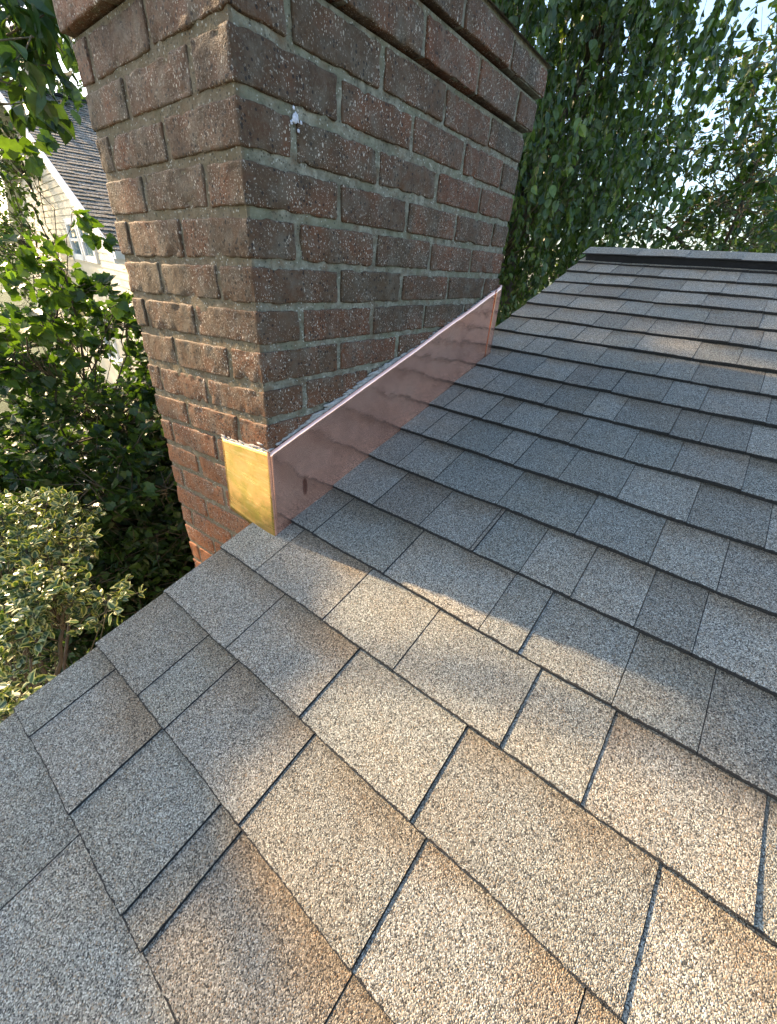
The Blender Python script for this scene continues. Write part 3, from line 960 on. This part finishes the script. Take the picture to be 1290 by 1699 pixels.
def tree(name, label, cat, base, trunk_top, clusters, leaf_mat, kind='simple', leaf=.07, per=60, spread=.22, droop=.3, seed=1, group=None, trunk_r=.12, strand=None, limb_n=6, bark=None, twig_r=.006, flat=1.0):
    """clusters: (N,3) centres of leaf clusters"""
    rs = np.random.default_rng(seed)
    root = thing(name, label, cat, group)
    tb = MB()
    tr = branch(base, trunk_top, 10, rs, .05)
    tb.tube(tr, np.linspace(trunk_r, trunk_r * .45, 10), 10)
    # limbs towards groups of clusters
    C = np.asarray(clusters, float)
    k = min(limb_n, len(C))
    cen = C[rs.choice(len(C), k, replace=False)]
    for _ in range(5):
        lab = np.argmin(((C[:, None] - cen[None]) ** 2).sum(-1), 1)
        for j in range(k):
            if (lab == j).any(): cen[j] = C[lab == j].mean(0)
    lm = MB()
    LP = []
    for j in range(k):
        st = tr[rs.integers(5, 10)]
        p = branch(st, cen[j], 9, rs, .07, .12)
        lm.tube(p, np.linspace(trunk_r * .42, trunk_r * .12, 9), 7)
        LP.append(p)
    tw = MB(); lf = MB()
    for i, c in enumerate(C):
        p = LP[lab[i]]
        j = np.argmin(((p - c) ** 2).sum(1)); j = max(2, j - 2)
        q = branch(p[j], c, 7, rs, .08)
        r0 = min(trunk_r * .1, .02)
        tw.tube(q, np.linspace(max(r0, twig_r), twig_r * .6, 7), 5)
        n = int((per if np.isscalar(per) else per[i]) * rs.uniform(.6, 1.4))
        if strand:
            # hanging strands with leaves alternating down them
            ns = max(2, n // 14)
            for _ in range(ns):
                st = c + rs.normal(0, spread, 3) * np.array([1, 1, .6])
                L = strand * rs.uniform(.5, 1.3)
                en = st + np.array([rs.normal(0, .10), rs.normal(0, .10), -1]) * L
                sp = branch(st, en, 6, rs, .05)
                tw.tube(sp, np.linspace(twig_r * .5, twig_r * .25, 6), 4)
                m = 14
                t = rs.uniform(0, 1, m) * 5
                i0 = np.minimum(t.astype(int), 4); fr = (t - i0)[:, None]
                pos = sp[i0] * (1 - fr) + sp[i0 + 1] * fr
                dr = rs.normal(0, .45, (m, 3)); dr[:, 2] -= 1.0
                add_leaves(lf, pos, dr, leaf * rs.uniform(.55, 1.25, m), kind, rs, (rs.normal(), rs.normal(), .2), .6)
        else:
            nt_ = max(1, n // 9)
            for _ in range(nt_):
                off = rs.normal(0, spread, 3) * np.array([1, 1, .75 * flat])
                en = c + off
                sp = branch(c, en, 4, rs, .1)
                tw.tube(sp, np.linspace(twig_r * .7, twig_r * .3, 4), 4)
                m = 9
                t = rs.uniform(.3, 1, m) * 3
                i0 = np.minimum(t.astype(int), 2); fr = (t - i0)[:, None]
                pos = sp[i0] * (1 - fr) + sp[i0 + 1] * fr + rs.normal(0, leaf * .25, (m, 3))
                o_ = off / (np.linalg.norm(off) + 1e-6)
                dr = o_ * .6 + rs.normal(0, .7, (m, 3)); dr[:, 2] -= droop
                add_leaves(lf, pos, dr, leaf * rs.uniform(.55, 1.2, m), kind, rs, (0, 0, 1), .55)
    bark = bark or M_BARK
    tb.build("trunk", bark, root); lm.build("limbs", bark, root); tw.build("twigs", M_TWIG, root)
    lf.build("foliage", leaf_mat, root, smooth=False)
    return root

def ell(n, c, r, rs, shell=.35, zmin=None):
    out = []
    while len(out) < n:
        p = rs.normal(0, 1, 3); p /= np.linalg.norm(p)
        p = p * (shell + (1 - shell) * rs.uniform() ** .5) * np.array(r) + np.array(c)
        if zmin is not None and p[2] < zmin: continue
        out.append(p)
    return np.array(out)

def viewray(px, py):
    u = np.array([px - 645, py - 849.5, 676.085]) / 676.085
    return RM.T @ u

L_DARK = m_leaf("leaf_dark", (.020, .048, .012), (.068, .120, .024), .42)
L_MID = m_leaf("leaf_mid", (.02, .05, .012), (.06, .11, .022), .36)
L_LIME = m_leaf("leaf_lime", (.035, .075, .012), (.10, .17, .022), .45)
L_BLUE = m_leaf("leaf_blue", (.032, .066, .020), (.105, .160, .044), .42, rough=.26)
L_VAR = m_leaf("leaf_variegated", (.03, .07, .02), (.07, .12, .035), .2, cream=(.31, .33, .13), rough=.3)

rs = np.random.default_rng(21)
# 1 weeping tree just behind the ridge
cl = ell(270, (4.3, 1.95, 1.9), (1.7, 1.75, 1.9), rs, .2)
tree("weeping_tree", "dense weeping tree with hanging leafy strands behind the roof ridge", "tree", (5.0, 1.7, GZ), (4.7, 1.6, 1.6), cl, L_BLUE, 'ovate', .068, 190, .36, seed=5, trunk_r=.10, strand=.38, twig_r=.0035)
# 2 looser tree to the right of it, against the bright sky
cl = ell(100, (7.4, .6, 1.3), (2.0, 2.2, 1.8), rs, .2)
tree("broadleaf_tree", "loose green tree with sky showing through, farther off over the right of the ridge", "tree", (8.8, -.3, GZ), (8.6, -.2, .6), cl, L_MID, 'simple', .10, 100, .42, seed=6, trunk_r=.09, group=None)
cl = ell(120, (8.5, 4.4, 2.0), (2.6, 2.4, 3.0), rs, .3)
tree("broadleaf_tree", "darker tree seen close beside the chimney's right edge, behind the weeping tree", "tree", (8.6, 4.4, GZ), (8.5, 4.4, 2.2), cl, L_DARK, 'simple', .12, 120, .45, seed=8, trunk_r=.2)
# 3 tall tree left of the chimney whose crown shades the top of the roof
cl = np.concatenate([ell(270, (2.28, 4.6, 3.35), (1.5, 1.0, 1.3), rs, .05), ell(22, (.62, 4.6, 2.6), (.5, .6, .35), rs, .1)])
tree("shade_tree", "leafy tree whose low branches hang across the picture's top left beside the chimney", "tree", (2.9, 5.0, GZ), (2.5, 4.8, 2.4), cl, L_MID, 'lobed', .11, 120, .25, seed=9, trunk_r=.14)
# 4 hedge-like tree to the left of the chimney
cl = ell(360, (.95, 2.75, -1.45), (1.7, .95, 1.7), rs, .1)
tree("garden_tree", "dark green leafy tree filling the gap left of the chimney, sunlit on top", "tree", (1.3, 3.6, GZ), (1.2, 3.5, -1.2), cl, L_DARK, 'lobed', .062, 130, .2, seed=10, trunk_r=.09, droop=.2, limb_n=9)
# 5 maple vine with loose sprays in front of the neighbour's wall
pts = []
for (px, py, d, n) in ((20, 470, 2.2, 4), (90, 450, 2.3, 5), (150, 480, 2.3, 4), (60, 520, 2.1, 5), (40, 300, 1.9, 1), (20, 230, 1.8, 1), (95, 330, 2.0, 1), (20, 390, 2.0, 2), (130, 500, 2.5, 4), (190, 520, 2.6, 4), (10, 560, 2.0, 4), (120, 560, 2.3, 5)):
    for _ in range(n):
        pts.append(CAM + viewray(px + rs.normal(0, 14), py + rs.normal(0, 14)) * d * rs.uniform(.95, 1.05))
tree("maple_sapling", "thin sapling with sparse lime-green lobed leaves in front of the cream house", "tree", (.45, 3.3, GZ), (.5, 3.1, -.4), np.array(pts), L_LIME, 'lobed', .072, 14, .085, seed=12, trunk_r=.025, droop=.6, limb_n=8, twig_r=.0025)
# overhanging branch, very near, top left corner
pts = []
for (px, py, d, n) in ((60, 40, 1.25, 4), (20, 20, 1.2, 3), (90, 105, 1.35, 2), (40, 100, 1.3, 2), (70, 160, 1.6, 1), (10, 190, 1.5, 1), (120, 60, 1.5, 2), (60, -60, 1.3, 5), (0, -30, 1.2, 3), (110, -20, 1.5, 3)):
    for _ in range(n):
        pts.append(CAM + viewray(px + rs.normal(0, 12), py + rs.normal(0, 12)) * d * rs.uniform(.95, 1.05))
npt_ = len(pts)
extra = np.concatenate([ell(84, (-.90, 2.5, 1.14), (.70, .4, .28), rs, .1), ell(22, (-.53, 2.5, 1.30), (.15, .3, .15), rs, .1), ell(13, (-.28, 2.6, 2.2), (.28, .3, .35), rs, .1)])  # unseen leaf clusters added to shade the lower-left roof and chimney front
pts = np.concatenate([np.array(pts), extra])
per_ = np.array([10] * npt_ + [44] * len(extra))
tree("overhanging_branch_tree", "near drooping branch of large leaves in the top left corner above the neighbour's roof", "tree", (-1.6, 3.6, GZ), (-1.0, 3.0, 1.9), np.array(pts), L_MID, 'ovate', .085, per_, .07, seed=13, trunk_r=.07, droop=1.0, limb_n=6, twig_r=.003)
# 6 variegated shrub by the lower rake
pts = []
for (px, py, d, n) in ((40, 850, 1.9, 7), (90, 840, 1.9, 6), (110, 900, 1.7, 8), (40, 930, 1.6, 8), (60, 990, 1.45, 9), (20, 1040, 1.35, 7), (110, 1000, 1.5, 6), (0, 880, 1.8, 7), (10, 1190, 1.12, 5), (170, 1010, 1.45, 2), (60, 1080, 1.5, 3), (0, 1000, 1.5, 6), (-60, 1000, 1.5, 10), (-80, 900, 1.6, 10), (-60, 1150, 1.3, 8)):
    for _ in range(n):
        pts.append(CAM + viewray(px + rs.normal(0, 16), py + rs.normal(0, 16)) * d * rs.uniform(.93, 1.07))
tree("variegated_shrub", "variegated shrub with cream-edged leaves beside the lower rake of the roof", "shrub", (-.6, 1.1, GZ), (-.5, 1.05, -1.2), np.array(pts), L_VAR, 'ovate', .034, 46, .06, seed=14, trunk_r=.03, droop=.1, limb_n=7, twig_r=.0022)
# 7 low dark bushes under the garden tree
cl = ell(90, (.3, 1.9, -2.2), (1.6, .9, 1.1), rs, .2)
tree("dark_bush", "dark low bush in the shade between the shrub and the chimney foot", "bush", (.3, 1.9, GZ), (.3, 1.9, -2.4), cl, L_DARK, 'simple', .06, 110, .18, seed=15, trunk_r=.04)
# 8 backdrop trees
for i, (x, y, z, r, lab) in enumerate(((12, 9, 2.5, 3.2, "pale far tree in the gap between the chimney and the nearer trees"), (13, -1.2, 1.6, 2.4, "pale far tree at the right end of the ridge, under the bright sky"), (4.5, 13.5, 1.0, 2.6, "tree in front of the far end of the cream house"))):
    cl = ell(80, (x, y, z), (r, r, r * 1.05), rs, .3)
    tree("background_tree", lab, "tree", (x, y, GZ), (x, y, z), cl, L_MID, 'simple', .16, 110, .5, seed=30 + i, trunk_r=.2, group="trees standing far behind the roof")
